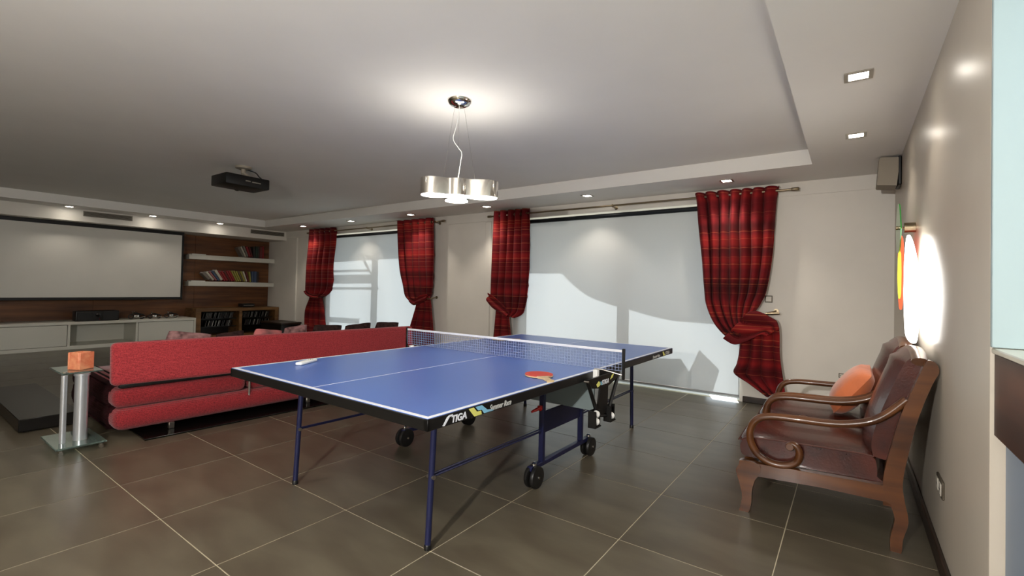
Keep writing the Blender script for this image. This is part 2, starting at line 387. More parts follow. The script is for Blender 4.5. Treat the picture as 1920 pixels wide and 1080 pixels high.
for nm, pts in (('rail', [(-8.9, 1.355), (-6.94, 1.38), (-6.94, 1.355), (-8.9, 1.33)]), ('backrest_board', [(-8.9, 1.27), (-6.71, 1.29), (-6.71, 1.15), (-8.9, 1.11)]),
                ('rail', [(-8.9, 1.03), (-6.64, 1.065), (-6.64, 1.04), (-8.9, 1.0)]), ('arm', [(-7.12, 1.56), (-7.04, 1.56), (-6.84, 1.32), (-6.84, 1.27)]),
                ('seat_board', [(-8.9, .46), (-7.16, .49), (-7.16, .41), (-8.9, .38)]), ('strap', [(-6.73, 1.16), (-6.71, 1.16), (-6.635, 1.04), (-6.65, 1.04)])):
    caster(pts, .9, .03).obj(nm, M['terr_obj'], sw, smooth=False)
for q in (-9.2, -7.045): MB().box(q-.035, q+.035, 6.15, 6.2, -.03, 2.1).obj('post', M['terr_obj'], sw, smooth=False)
ch = thing('garden_chair', 'garden chair outside casting an angular shadow low on the wide blind', 'chair')
caster([(-2.5, .29), (-1.49, .37), (-1.4, .24), (-1.4, -.455), (-2.5, -.455)], .7, .04).obj('seat_side', M['terr_obj'], ch, smooth=False)
caster([(-1.41, .22), (-1.3, .49), (-1.11, .31), (-1.19, -.0), (-1.2, -.455), (-1.42, -.455)], .7, .04).obj('backrest', M['terr_obj'], ch, smooth=False)

# ------------------------------------------------------------------ blinds, rods, curtains
for i, (a, b, lb) in enumerate(((-8.24, -5.58, 'narrower white roller blind with rail and post shadows, behind the sofa'), (-3.76, -.895, 'wide white roller blind with a curved shadow, behind the table'))):
    t = thing('roller_blind', lb, 'blind', (0, 0, 0), group='roller blinds')
    MB().box(a+.01, b-.01, 5.2475, 5.2495, .064, 2.0).obj('blind_cloth', M['blind'], t, smooth=False)
    MB().lathe([(.026, a), (.026, b)], 20, (0, 5.236, 2.0), 'X').obj('roller_tube', M['dark_bar'], t)
    MB().box(a+.01, b-.01, 5.242, 5.255, .045, .065, bev=.004, seg=1).obj('bottom_bar', M['alum'], t)
    for q in (a-.004, b+.004): MB().box(q-.006, q+.006, 5.21, YB, 1.965, 2.04, bev=.003, seg=1).obj('bracket', M['dark_bar'], t)
RZ, RY = 2.10, 5.145
for i, (a, b, lb) in enumerate(((-8.68, -5.06, 'satin metal curtain rod above the narrower window'), (-4.09, -.46, 'satin metal curtain rod above the wide window'))):
    t = thing('curtain_rod', lb, 'curtain rod', group='curtain rods')
    MB().lathe([(.011, a), (.011, b)], 14, (0, RY, RZ), 'X').obj('rod', M['bronze'], t)
    for q, s in ((a, -1), (b, 1)): MB().lathe([(.014, 0), (.017, s*.01), (.017, s*.06), (.012, s*.066)], 16, (q, RY, RZ), 'X').obj('finial', M['bronze'], t)
    for q in (a+.14, (a+b)/2, b-.14):
        MB().box(q-.008, q+.008, RY+.008, YB-.013, RZ-.02, RZ-.006, bev=.003, seg=1).lathe([(.022, YB-.018), (.022, YB-.012)], 14, (q, 0, RZ-.013), 'Y').lathe([(.017, -.006), (.017, .006)], 14, (q, RY, RZ), 'X').obj('bracket', M['bronze'], t)

def sheet(rows, pl, amp, y0, n=110, spans=6, ph=0., sag=0, ya=None):
    """pleated cloth between the left and right outline points of rows"""
    L = crom([r[0] for r in rows], spans); R_ = crom([r[1] for r in rows], spans); K = len(L)
    W0 = abs(rows[0][1][0]-rows[0][0][0]); out = []
    Y0 = crom([(y,) for y in (ya or [y0]*len(rows))], spans)
    for k in range(K):
        (xl, zl), (xr, zr) = L[k], R_[k]; w = abs(xr-xl)/W0; row = []
        for j in range(n+1):
            t = j/n; tt = t+.012*math.sin(9*t+k*.22)
            a = 1.3*amp*(.55+.45*min(1, w))*(1+.2*math.sin(5.1*t+1.3*ph))
            c = 2*abs(math.sin(PI*pl*tt+ph))**.55-1
            y = Y0[k][0]-a*c
            x = xl+(xr-xl)*t
            z = zl+(zr-zl)*t-sag*math.sin(PI*t)*min(1, k/K*2)
            row.append((x, y, z))
        out.append(row)
    return MB().grid(out)
def cloth(mb, name, parent, **kw):
    o = mb.obj(name, M['curtain'], parent, ang=3.0, **kw); md = o.modifiers.new('th', 'SOLIDIFY'); md.thickness = .005; md.offset = 0; return o
def rings(t, a, b, n, y=RY):
    for i in range(n):
        x = a+(b-a)*(i+.5)/n
        MB().tube([(x+.002*math.sin(q), RY+.021*math.cos(q), RZ+.021*math.sin(q)) for q in [2*PI*k/14 for k in range(14)]], .0045, 6, True).obj('eyelet', M['bronze'], t)
CY_ = RY
def holdback(x, z, lb, s=1, parent=None):
    t = thing('curtain_holdback', lb, 'holdback', group='curtain holdbacks')
    MB().tube([(x, YB, z), (x-.02*s, YB-.06, z-.008), (x-.06*s, YB-.155, z-.02)], .008, 10).obj('arm', M['bronze'], t)
    MB().lathe([(.022, YB-.012), (.022, YB)], 16, (x, 0, z), 'Y').obj('wall_plate', M['bronze'], t)
    MB().tube([(x-.075*s, YB-.165, z-.028), (x+.045*s, YB-.165, z-.016)], .012, 12).obj('end_bar', M['bronze'], t)

# far-left curtain
c = thing('curtain', 'dark red curtain tied low, leftmost, next to the book shelves', 'curtain', group='red curtains')
cloth(sheet([((-8.66, 2.165), (-7.80, 2.165)), ((-8.68, 1.85), (-7.78, 1.85)), ((-8.74, 1.45), (-7.84, 1.45)), ((-8.76, 1.1), (-7.86, 1.08)), ((-8.74, .95), (-7.95, .93)), ((-8.62, .87), (-8.20, .835))], 5, .035, CY_), 'upper_drape', c)
cloth(sheet([((-8.61, .89), (-8.22, .87)), ((-8.62, .80), (-8.20, .80)), ((-8.78, .56), (-8.13, .58)), ((-8.80, .2), (-8.08, .2)), ((-8.82, .03), (-8.06, .03))], 4, .03, CY_+.02), 'lower_drape', c)
cloth(sheet([((-8.70, .93), (-8.62, .99)), ((-8.62, .87), (-8.5, .92)), ((-8.40, .82), (-8.36, .90)), ((-8.22, .83), (-8.20, .90))], 1.5, .02, CY_-.05, n=20), 'tie_fold', c); rings(c, -8.66, -7.80, 5)
# second curtain
c = thing('curtain', 'red curtain with bright bands right of the narrower blind', 'curtain', group='red curtains')
cloth(sheet([((-6.02, 2.165), (-5.20, 2.165)), ((-5.98, 1.72), (-5.19, 1.72)), ((-5.93, 1.36), (-5.19, 1.36)), ((-5.86, 1.13), (-5.19, 1.14)), ((-5.79, .93), (-5.21, .98)), ((-5.60, .82), (-5.28, .9))], 5, .035, CY_, ph=1), 'upper_drape', c)
cloth(sheet([((-5.56, .86), (-5.24, .95)), ((-5.55, .80), (-5.205, .84)), ((-5.62, .6), (-5.17, .62)), ((-5.68, .41), (-5.145, .43)), ((-5.72, .03), (-5.12, .03))], 3, .03, CY_+.01, ph=2), 'lower_drape', c)
cloth(sheet([((-5.66, .84), (-5.64, .93)), ((-5.58, .80), (-5.52, .90)), ((-5.44, .83), (-5.40, .96)), ((-5.28, .90), (-5.26, .98))], 1.5, .016, CY_-.06, n=20), 'tie_fold', c); rings(c, -6.02, -5.20, 6)
holdback(-5.245, .93, 'small metal curtain holdback on the wall right of the narrower window')
# third curtain
c = thing('curtain', 'red curtain with orange bands left of the wide blind, knotted at its left', 'curtain', group='red curtains')
cloth(sheet([((-4.025, 2.165), (-3.44, 2.165)), ((-4.03, 1.84), (-3.435, 1.82)), ((-4.045, 1.4), (-3.435, 1.39)), ((-4.06, 1.1), (-3.44, 1.1)), ((-4.05, .95), (-3.46, .9)), ((-3.97, .85), (-3.52, .76)), ((-3.86, .76), (-3.66, .70))], 5, .035, CY_, ph=.6), 'upper_drape', c)
cloth(sheet([((-3.97, .86), (-3.74, .82)), ((-3.975, .76), (-3.72, .74)), ((-3.985, .67), (-3.725, .68)), ((-4.015, .42), (-3.69, .44)), ((-4.05, .03), (-3.66, .03))], 2.5, .03, CY_+.01, ph=.3), 'lower_drape', c)
cloth(sheet([((-4.07, .9), (-4.05, 1.03)), ((-4.0, .83), (-3.92, .97)), ((-3.86, .76), (-3.78, .87)), ((-3.72, .70), (-3.68, .79))], 1.5, .025, CY_-.07, n=20), 'tie_fold', c); rings(c, -4.025, -3.44, 6)
holdback(-4.03, .93, 'small metal curtain holdback on the wall left of the wide window', -1)
# near right curtain, the largest
c = thing('curtain', 'largest deep red curtain, swept over a holdback right of the wide blind', 'curtain', group='red curtains')
cloth(sheet([((-1.34, 2.145), (-.56, 2.145)), ((-1.315, 2.05), (-.58, 2.05)), ((-1.30, 1.82), (-.597, 1.78)), ((-1.27, 1.47), (-.612, 1.46)), ((-1.237, 1.12), (-.655, 1.14)), ((-1.205, .97), (-.70, 1.02)), ((-1.12, .79), (-.75, .93)), ((-1.0, .66), (-.80, .86)), ((-.90, .615), (-.82, .80))], 7, .045, CY_, n=168, ph=.2, ya=[5.145, 5.145, 5.145, 5.145, 5.14, 5.13, 5.11, 5.09, 5.08]), 'upper_drape', c)
cloth(sheet([((-1.02, .65), (-.80, .92)), ((-.93, .60), (-.735, .935)), ((-.85, .615), (-.67, .915)), ((-.77, .66), (-.61, .88)), ((-.69, .71), (-.558, .845)), ((-.64, .70), (-.535, .77))], 2.5, .028, CY_-.085, n=56, ph=1.2), 'tie_fold', c)
cloth(sheet([((-.87, .66), (-.56, .845)), ((-.875, .60), (-.535, .745)), ((-.885, .50), (-.53, .54)), ((-.905, .40), (-.515, .40)), ((-.93, .305), (-.50, .30)), ((-.80, .225), (-.483, .17)), ((-.645, .12), (-.478, .10))], 3.5, .03, CY_-.035, n=72, ph=.4), 'lower_drape', c); rings(c, -1.31, -.59, 7)
holdback(-.585, .935, 'metal curtain holdback on the wall carrying the largest curtain')

# ------------------------------------------------------------------ screen wall
t = thing('projection_screen', 'large white projection screen with black border on the wood wall', 'screen')
MB().box(-10.03, -10.0, .9, 3.435, .805, 1.94).obj('screen_cloth', M['screen'], t, smooth=False)
for nm, q in (('border', (.87, 3.465, 1.94, 2.0)), ('border', (.87, 3.465, .762, .805)), ('border', (3.435, 3.465, .805, 1.94)), ('border', (.87, .9, .805, 1.94))):
    MB().box(-10.04, -9.99, q[0], q[1], q[2], q[3], bev=.003, seg=1).obj(nm, M['black'], t)
for q in (1.0, 3.2): MB().box(-10.449, -10.04, q, q+.05, 1.95, 1.99).obj('wall_arm', M['black'], t)

t = thing('media_cabinet', 'long low white lacquered media cabinet under the screen', 'cabinet', (0, 0, 0))
x0, x1 = -10.445, -9.8
MB().box(x0, x1, -.6, 3.63, .385, .425, bev=.003, seg=1).obj('top_board', M['white_lacq'], t)
MB().box(x0, x1, -.6, 3.63, 0, .055, bev=.003, seg=1).obj('plinth', M['white_lacq'], t)
for y in (-.6, 1.88, 2.735, 3.60): MB().box(x0, x1-.003, y, y+.03, .055, .385).obj('side_panel', M['white_lacq'], t, smooth=False)
MB().box(x0, x0+.02, -.57, 3.60, .055, .385).obj('back_panel', M['white_lacq'], t, smooth=False)
for a, b in ((-.565, .64), (.645, 1.875), (2.77, 3.595)): MB().box(x1-.022, x1-.002, a+.002, b-.002, .060, .380, bev=.002, seg=1).obj('door', M['white_lacq'], t)

t = thing('center_speaker', 'long black speaker standing on the white cabinet below the screen', 'speaker', (-9.97, 2.25, .425))
MB().box(-.11, .10, -.27, .27, 0, .165, bev=.012).obj('cabinet_box', M['black'], t)
MB().box(.098, .108, -.255, -.06, .015, .15, bev=.004, seg=1).obj('grille', M['rubber'], t); MB().box(.098, .108, .06, .255, .015, .15, bev=.004, seg=1).obj('grille', M['rubber'], t)
MB().lathe([(.03, .1), (.028, .106), (.01, .108)], 16, (0, 0, .10), 'X').obj('tweeter', M['black_gloss'], t); MB().lathe([(.009, .1), (.009, .107)], 12, (0, .02, .035), 'X').obj('badge', M['chrome'], t)

orn = None
for k, (y, lb, s) in enumerate(((2.79, 'dark and silver ornament on the white cabinet, nearest the black speaker', 1), (3.05, 'dark and silver ornament on the white cabinet, middle of three', .85), (3.30, 'dark and silver ornament on the white cabinet, nearest the oak bookcase', .9))):
    t = thing('ornament', lb, 'ornament', (-10.0, y, .425), group='ornaments on the white cabinet'); t.scale = (s, s, s)
    for q in (-.075, .075): MB().tube([(0, q+.036*math.cos(a), .046+.036*math.sin(a)) for a in [2*PI*i/16 for i in range(16)]], .0085, 8, True).obj('wheel', M['rubber'], t)
    MB().box(-.02, .02, -.035, .035, .03, .075, bev=.008).lathe([(.012, -.03), (.012, .03)], 10, (0, .01, .05), 'X').obj('engine', M['chrome'], t)
    MB().tube([(0, -.08, .04), (0, -.05, .095), (0, .0, .10), (0, .05, .085), (0, .09, .08)], [.006, .012, .018, .012, .006], 8).obj('body', M['rubber'], t)
    MB().tube([(0, -.05, .09), (.03, -.055, .135), (.05, -.045, .14)], .005, 6).tube([(0, -.05, .09), (-.03, -.055, .135), (-.05, -.045, .14)], .005, 6).obj('handlebar', M['chrome'], t)
    MB().tube([(.022, -.02, .03), (.025, .05, .03), (.025, .12, .045)], .008, 8).obj('exhaust', M['chrome'], t)

for k, (z, lb) in enumerate(((1.525, 'upper white floating shelf with few books on the wood wall'), (1.01, 'lower white floating shelf with a long row of books'))):
    t = thing('floating_shelf', lb, 'shelf', (0, 0, 0), group='floating shelves')
    MB().box(-10.445, -10.2, 3.63, 5.262, z, z+.09, bev=.004, seg=1).obj('shelf_board', M['white_lacq'], t)
    MB().box(-10.449, -10.445, 3.63, 5.262, z+.01, z+.08).obj('wall_rail', M['steel'], t)
def book(y, z, th, h, d, tilt, rgb, lb, grp):
    mc = mat('book_cover', rgb, rough=.55)
    b = MB(); b.box(-d, 0, 0, th*.16, 0, h, m=0); b.box(-d, 0, th*.84, th, 0, h, m=0); b.box(-th*.12, .002, 0, th, 0, h, bev=th*.08, seg=1, m=0); b.box(-d+.006, -th*.12, th*.16, th*.84, .006, h-.006, m=1)
    return b.obj('book', [mc, M['white']], None, lb, 'book', grp, loc=(-10.215, y, z), rot=(-tilt, 0, 0))
cn = {(140, 36, 40): 'red', (190, 182, 166): 'white', (52, 46, 44): 'charcoal', (150, 140, 66): 'yellow', (70, 84, 110): 'blue', (96, 40, 38): 'maroon', (120, 112, 104): 'grey', (150, 92, 92): 'rose', (36, 56, 46): 'green', (90, 76, 60): 'brown'}
pal = list(cn)
ORD = 'first second third fourth fifth sixth seventh eighth ninth tenth eleventh twelfth thirteenth fourteenth fifteenth sixteenth seventeenth eighteenth nineteenth twentieth twenty-first twenty-second twenty-third twenty-fourth twenty-fifth twenty-sixth'.split()
def row(seq, y0, z, grp, where):
    y = y0; cnt = {}
    ords = ORD
    for i, (th, h, tilt, ci) in enumerate(seq):
        c_ = pal[ci]
        book(y, z+.0905+ (th*math.sin(abs(tilt)) if tilt < 0 else 0), th, h, .17, tilt, c_, '%s%s book, %s from the screen on the %s' % ('leaning ' if abs(tilt) > .06 else '', cn[c_], ords[i], where), grp)
        y += th/math.cos(tilt)+.007
# tilt<0: the top leans away from the screen (towards +y)
row([(.035, .20, -.5, 6), (.03, .22, -.45, 1), (.035, .23, -.40, 6), (.04, .22, -.36, 0), (.03, .22, -.30, 5), (.035, .24, -.03, 2), (.04, .25, 0, 8), (.03, .25, 0, 2), (.05, .25, 0, 5), (.03, .26, 0, 0)], 4.60, 1.525, 'books on the upper shelf', 'upper shelf')
row([(.05, .17, -.75, 6), (.035, .2, -.7, 1), (.03, .22, -.66, 7), (.035, .22, -.62, 4), (.045, .23, -.58, 1), (.03, .23, -.56, 0), (.035, .22, -.54, 0), (.035, .22, -.52, 5), (.03, .23, -.50, 0), (.035, .23, -.48, 0), (.025, .23, -.46, 3), (.03, .23, -.44, 3), (.03, .22, -.42, 3), (.03, .22, -.40, 9), (.03, .22, -.38, 3), (.03, .22, -.34, 1), (.03, .21, -.26, 5), (.03, .22, -.12, 3), (.04, .23, -.04, 4), (.05, .235, 0, 4), (.035, .23, 0, 2)], 3.98, 1.01, 'books on the lower shelf', 'lower shelf')
for k, (z, lb) in enumerate(((1.615, 'flat white magazine at the screen end of the upper shelf'), (1.10, 'flat white magazine at the screen end of the lower shelf'))):
    t = thing('magazine', lb, 'magazine', (-10.31, 3.80, z)); MB().box(-.1, .1, -.12, .12, 0, .006).box(-.1, .1, -.12, .12, .014, .016).obj('cover', M['white'], t, smooth=False); MB().box(-.098, .098, -.118, .12, .006, .014).obj('pages', M['stone_top'], t, smooth=False)

t = thing('bookcase', 'low oak bookcase with two bays of disc cases below the shelves', 'bookcase', (0, 0, 0)); x0, x1 = -10.43, -9.95
MB().box(x0, x1, 3.68, 5.255, .525, .585, bev=.004, seg=1).obj('top_board', M['oak'], t); MB().box(x0, x1, 3.68, 5.255, 0, .06, bev=.004, seg=1).obj('plinth', M['oak'], t)
for y, w in ((3.68, .09), (4.455, .055), (5.175, .08)): MB().box(x0, x1-.001, y, y+w, .06, .525, bev=.003, seg=1).obj('upright', M['oak'], t)
MB().box(x0, x0+.012, 3.77, 5.175, .06, .525).obj('back_panel', M['black_lam'], t, smooth=False)
for z in (.21, .365):
    for a, b in ((3.772, 4.453), (4.512, 5.173)): MB().box(x0+.014, x1-.12, a, b, z, z+.012).obj('shelf_board', M['black_lam'], t, smooth=False)
case = MB(); case.box(-.12, 0, 0, .012, 0, .118, m=1); case.box(-.002, .001, .001, .011, .002, .116, m=0); case.box(-.12, -.01, .012, .013, .004, .114, m=0)
cases = [case.mesh('disc_case', [mat('case_spine_%d' % i, q, rough=.35), M['black_gloss']], smooth=False) for i, q in enumerate(((112, 110, 106), (60, 58, 56), (170, 168, 160), (84, 76, 70)))]
for (ya, yb, zz, wh) in ((3.79, 4.45, .377, 'upper row, bay nearer the white cabinet'), (3.79, 4.45, .222, 'lower row, bay nearer the white cabinet'), (4.53, 5.165, .377, 'upper row, bay nearer the window'), (4.53, 5.165, .222, 'lower row, bay nearer the window')):
    y = ya+random.uniform(.02, .12); kk = 0
    while y < yb-.07:
        tilt = -.22
        o = link('disc_case', random.choice(cases), None, 'slim disc case, %s in the %s' % (ORD[kk], wh), 'disc case', 'disc cases in the %s' % wh, None, (-10.09, y, zz+.004), (tilt, 0, 0))
        y += random.choice((.022, .024, .026, .05)); kk += 1
t = thing('media_box', 'small black device with silver stripe on the oak bookcase', 'device', (-10.2, 4.7, .585)); MB().box(-.1, .1, -.12, .12, .006, .075, bev=.006, seg=1).obj('case', M['black'], t); MB().box(.099, .102, -.1, .1, .035, .045).obj('stripe', M['steel'], t, smooth=False)
for q in (-.09, .09): MB().lathe([(.01, 0), (.01, .007)], 10, (.07, q, 0)).obj('foot', M['rubber'], t)
t = thing('side_cube', 'dark brown wooden cube on the floor between bookcase and window', 'side table', (-9.2, 4.92, 0)); MB().box(-.40, .36, -.2, .2, .0, .30, bev=.006, seg=1).obj('box_body', M['black_lam'], t); MB().box(-.41, .37, -.21, .21, .30, .335, bev=.004, seg=1).obj('top_board', M['base_wood'], t)

for y0, y1, z0, z1, lb in ((2.0, 2.62, 2.085, 2.165, 'grey air vent above the projection screen'), (4.53, 5.21, 2.085, 2.165, 'grey air vent above the book shelves')):
    t = thing('air_vent', lb, 'vent', group='air vents in the bulkhead')
    MB().box(-9.752, -9.748, y0, y1, z0, z1).obj('backing', M['vent_dark'], t, smooth=False)
    f = MB(); f.box(-9.75, -9.735, y0, y1, z0, z0+.008); f.box(-9.75, -9.735, y0, y1, z1-.008, z1); f.box(-9.75, -9.735, y0, y0+.01, z0+.008, z1-.008); f.box(-9.75, -9.735, y1-.01, y1, z0+.008, z1-.008); f.obj('frame', M['vent'], t, smooth=False)
    for k in range(5):
        z = z0+.013+k*.0135; MB().box(-9.749, -9.736, y0+.01, y1-.01, z, z+.006).obj('slat', M['vent'], t, smooth=False)

# ------------------------------------------------------------------ sofa
TH = .035
t = thing('sofa', 'long low red ribbed sofa seen from behind, with layered mattress cushions', 'sofa', (-4.06, 1.03, 0), -TH)
LS = 2.62; DS = 1.34
def cushion(a, b, z0, z1, x0, x1, r=.05, seg=4): return MB().box(x0, x1, a, b, z0, z1, bev=r, seg=seg)
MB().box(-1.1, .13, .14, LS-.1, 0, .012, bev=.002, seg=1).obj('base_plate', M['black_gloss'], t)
cushion(0, LS, .055, .205, -DS, .0, .062).obj('lower_mattress', M['sofa_seat'], t)
for a, b in ((.0, .87), (.885, 1.76), (1.775, LS)): cushion(a, b, .205, .345, -DS+.03, -.035, .055).obj('seat_cushion', M['sofa_seat'], t)
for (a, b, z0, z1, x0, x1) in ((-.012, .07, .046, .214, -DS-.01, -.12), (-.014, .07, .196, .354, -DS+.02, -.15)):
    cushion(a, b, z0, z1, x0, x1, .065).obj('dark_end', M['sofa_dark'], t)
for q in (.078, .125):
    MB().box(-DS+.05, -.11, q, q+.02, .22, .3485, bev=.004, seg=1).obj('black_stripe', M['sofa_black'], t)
bk = MB().box(-.055, .055, 0, 2.53, -.15, .15, bev=.035, seg=4)
bo = bk.obj('backrest', M['sofa'], t, loc=(-.10, -.01, .515)); bo.rotation_euler = (0, -.10, -.065)
MB().tube([(-.015, .875, .09), (-.012, .875, .40)], .009, 10).obj('support_rod', M['steel'], t); MB().tube([(-.015, 1.77, .09), (-.012, 1.77, .40)], .009, 10).obj('support_rod', M['steel'], t)
MB().box(-.08, -.04, .03, 2.4, .35, .375, bev=.005, seg=1).obj('back_rail', M['black'], t)
for y in (.34, 1.4, 2.4):
    for x in (-.04, -1.2): MB().box(x-.018, x+.018, y-.018, y+.018, .012, .06, bev=.003, seg=1).obj('foot', M['steel'], t)

def pillow_mesh(w, h, d, mt, name='throw_pillow', n=14):
    front = []; back = []
    for i in range(n+1):
        fr = []; bk_ = []
        for j in range(n+1):
            u, v = 2*i/n-1, 2*j/n-1
            e = (1-abs(u)**3)*(1-abs(v)**3); th = d*.5*max(0, e)**.5
            pin = 1-.03*(1-abs(u))*v*v-.05*(u*v)**4; pin2 = 1-.03*(1-abs(v))*u*u-.05*(u*v)**4
            p = (w/2*u*pin2*(1-.06*v*v*(1-u*u)), h/2*v*pin*(1-.06*u*u*(1-v*v)))
            fr.append((p[0], th, p[1])); bk_.append((p[0], -th, p[1]))
        front.append(fr); back.append(bk_)
    b = MB().grid(front); b.grid(back); return b
for k, (l, w, z, tz, mk, lb) in enumerate(((.50, .40, .555, .16, 'pillow_rose', 'brown and white patterned pillow peeking over the sofa, nearest the candle'), (.82, .29, .54, -.10, 'pillow_brown', 'second pillow from the candle end, brown, low behind the sofa back'), (1.10, .32, .545, .13, 'pillow_pink', 'pink pillow behind the sofa back, before the bookcase'),
        (1.37, .29, .565, -.10, 'pillow_rose', 'pinkish white pillow behind the sofa back, below the leftmost curtain'), (1.665, .40, .56, .06, 'pillow_brown', 'dark brown pillow below the leftmost curtain'), (2.005, .41, .557, -.06, 'pillow_brown', 'dark brown pillow in front of the narrower blind'), (2.345, .40, .56, .06, 'pillow_brown', 'dark brown pillow at the net end of the sofa'))):
    pm = pillow_mesh(w*.79, .33, .11, None); px = -4.06-.27+l*(.035+.065)
    o = pm.obj('throw_pillow', M[mk], None, lb, 'pillow', 'pillows on the sofa', loc=(px-.05, 1.03+l, z-.012), rot=(.0, tz, PI/2+.08)); o.rotation_euler = (.28, tz, PI/2)

t = thing('low_platform', 'low black platform on the floor beside the sofa end', 'platform', (0, 0, 0)); MB().box(-6.3, -4.75, .67, 1.0, .012, .10, bev=.004, seg=1).obj('box_body', M['black_lam'], t); MB().box(-6.26, -4.79, .7, .97, 0, .012).obj('plinth', M['black'], t)

# glass side table and candle
t = thing('glass_side_table', 'small glass side table on castors with two metal columns', 'side table', (0, 0, 0))
MB().box(-4.36, -3.95, .72, .97, .040, .052, bev=.003, seg=1).obj('glass_base', M['glass'], t)
MB().box(-4.44, -4.10, .765, .975, .485, .495, bev=.003, seg=1).obj('glass_top', M['glass'], t)
MB().lathe([(.0165, .052), (.0165, .485)], 20, (-4.08, .775, 0)).obj('column', M['silver'], t)
MB().lathe([(.036, .052), (.036, .47), (.042, .472), (.042, .485)], 28, (-4.10, .865, 0)).obj('column', M['silver'], t)
MB().lathe([(.015, .495), (.015, .502)], 16, (-4.11, .785, 0)).obj('cap', M['chrome'], t)
for x in (-4.33, -3.98):
    for y in (.75, .945): MB().lathe([(.013, -.008), (.013, .008)], 12, (x, y, .0135), 'X').box(x-.006, x+.006, y-.006, y+.006, .02, .042).obj('castor', M['chrome'], t)
t = thing('candle_holder', 'square orange alabaster candle holder on the glass side table', 'candle holder', (-4.235, .885, .4955), .5)
b = MB()
for s in ((-.048, -.036, -.048, .048), (.036, .048, -.048, .048), (-.036, .036, -.048, -.036), (-.036, .036, .036, .048)): b.box(s[0], s[1], s[2], s[3], .0, .115, bev=.003, seg=1)
b.obj('shell', M['candle'], t); MB().box(-.036, .036, -.036, .036, .001, .085, bev=.002, seg=1).obj('wax', M['stone_top'], t); MB().lathe([(.0015, .085), (.001, .10)], 6).obj('wick', M['black'], t)

# ------------------------------------------------------------------ table-tennis table
TX, TY, PHI, TZ = -1.949, 2.5458, -.0062, .642
tt = thing('table_tennis_table', 'blue table tennis table with white lines and a net', 'table', (TX, TY, 0), PHI)
HW, HL = .7625, 1.37
for s in (-1, 1):
    y0, y1 = (.004, HL) if s > 0 else (-HL, -.004); ta, tb_ = (.004, HL-.004) if s > 0 else (-HL+.004, -.004)
    tp = MB().box(-HW+.004, HW-.004, ta, tb_, TZ-.016, TZ, bev=.0008, seg=1).obj('table_top', M['blue'], tt)
    L = MB(); z0, z1 = TZ-.001, TZ+.0007; lw = .019
    L.box(-HW+.005, -HW+.005+lw, ta+.001, tb_-.001, z0, z1); L.box(HW-.005-lw, HW-.005, ta+.001, tb_-.001, z0, z1); e = HL-.005
    L.box(-HW+.005+lw, HW-.005-lw, e-lw if s > 0 else -e, e if s > 0 else -e+lw, z0, z1)
    L.obj('edge_line', M['line'], tp, smooth=False); MB().box(-.0018, .0018, min(s*.01, s*(e-lw)), max(s*.01, s*(e-lw)), z0, z1).obj('centre_line', M['line'], tp, smooth=False)
    A = MB(); zb = TZ-.045
    A.box(-HW, -HW+.022, y0, y1, zb, TZ-.002, bev=.002, seg=1); A.box(HW-.022, HW, y0, y1, zb, TZ-.002, bev=.002, seg=1)
    A.box(-HW, HW, HL-.022 if s > 0 else -HL, HL if s > 0 else -HL+.022, zb, TZ-.002, bev=.002, seg=1); A.box(-HW+.022, HW-.022, (.01 if s > 0 else -.032), (.032 if s > 0 else -.01), zb, TZ-.016)
    A.obj('edge_frame', M['black'], tt)
    for q in (-1, 1):
        lx = q*.522
        lg = MB().tube([(lx, s*1.095, TZ-.03), (lx, s*1.121, .012)], .0135, 14).obj('leg', M['navy'], tt)
        MB().lathe([(.016, 0), (.0155, .02), (.014, .022)], 14, (lx, s*1.121, 0)).obj('foot_cap', M['black'], lg)
        MB().tube([(lx, s*1.112, .30), (lx, s*.24, .29)], .006, 8).obj('brace_rod', M['navy'], tt)
        MB().tube([(lx-.008*q, s*1.112, .307), (lx-.008*q, s*.24, .30)], .004, 6).obj('brace_rod', M['navy'], tt)
        MB().lathe([(.009, -.02), (.009, .02)], 10, (lx, s*1.110, .30), 'X').obj('bolt', M['steel'], lg)
    MB().tube([(-.522, s*1.097, TZ-.04), (.522, s*1.097, TZ-.04)], .011, 10).obj('cross_tube', M['navy'], tt)
# wheel frames
for q in (-1, 1):
    x = q*.522
    for s in (-1, 1):
        MB().box(x-.016, x+.016, s*.235-.013, s*.235+.013, .115, TZ-.02, bev=.003, seg=1).obj('post', M['navy'], tt)
    MB().box(x-.015, x+.015, -.36, .36, .095, .122, bev=.003, seg=1).obj('wheel_bar', M['navy'], tt)
    MB().box(x-.004, x+.004, -.222, .222, .275, .40, bev=.002, seg=1).obj('side_plate', M['navy'], tt)
    for s in (-1, 1):
        w = thing('castor', None, None); w.parent = tt; w.location = (x+q*.012, s*.33, .062)
        for e in (-1, 1):
            MB().lathe([(.02, e*.008), (.056, e*.008), (.061, e*.012), (.062, e*.022), (.058, e*.03), (.03, e*.034), (.012, e*.034)], 28, (0, 0, 0), 'X').obj('wheel', M['rubber'], w)
            MB().lathe([(.008, e*.03), (.007, e*.038)], 12, (0, 0, 0), 'X').obj('hub', M['chrome'], w)
        MB().box(-.008, .008, -.012, .012, 0, .066, bev=.002, seg=1).obj('fork', M['black'], w)
        MB().lathe([(.014, .0), (.014, .012), (.006, .018)], 12, (0, s*.0, .062)).obj('nut', M['chrome'], w)
    for s in (-1,):
        r = MB().box(x-.010, x+.010, s*.262-.014, s*.262+.014, .412, .44, bev=.004); r.tube([(x, s*.27, .427), (x, s*.30, .424), (x-.008, s*.335, .418)], [.008, .010, .006], 10); r.obj('safety_catch', M['red'], tt)
# hanging centre panel below the net
MB().box(-.70, .735, -.012, .004, .395, TZ-.046, bev=.002, seg=1).obj('centre_panel', M['grey_panel'], tt)
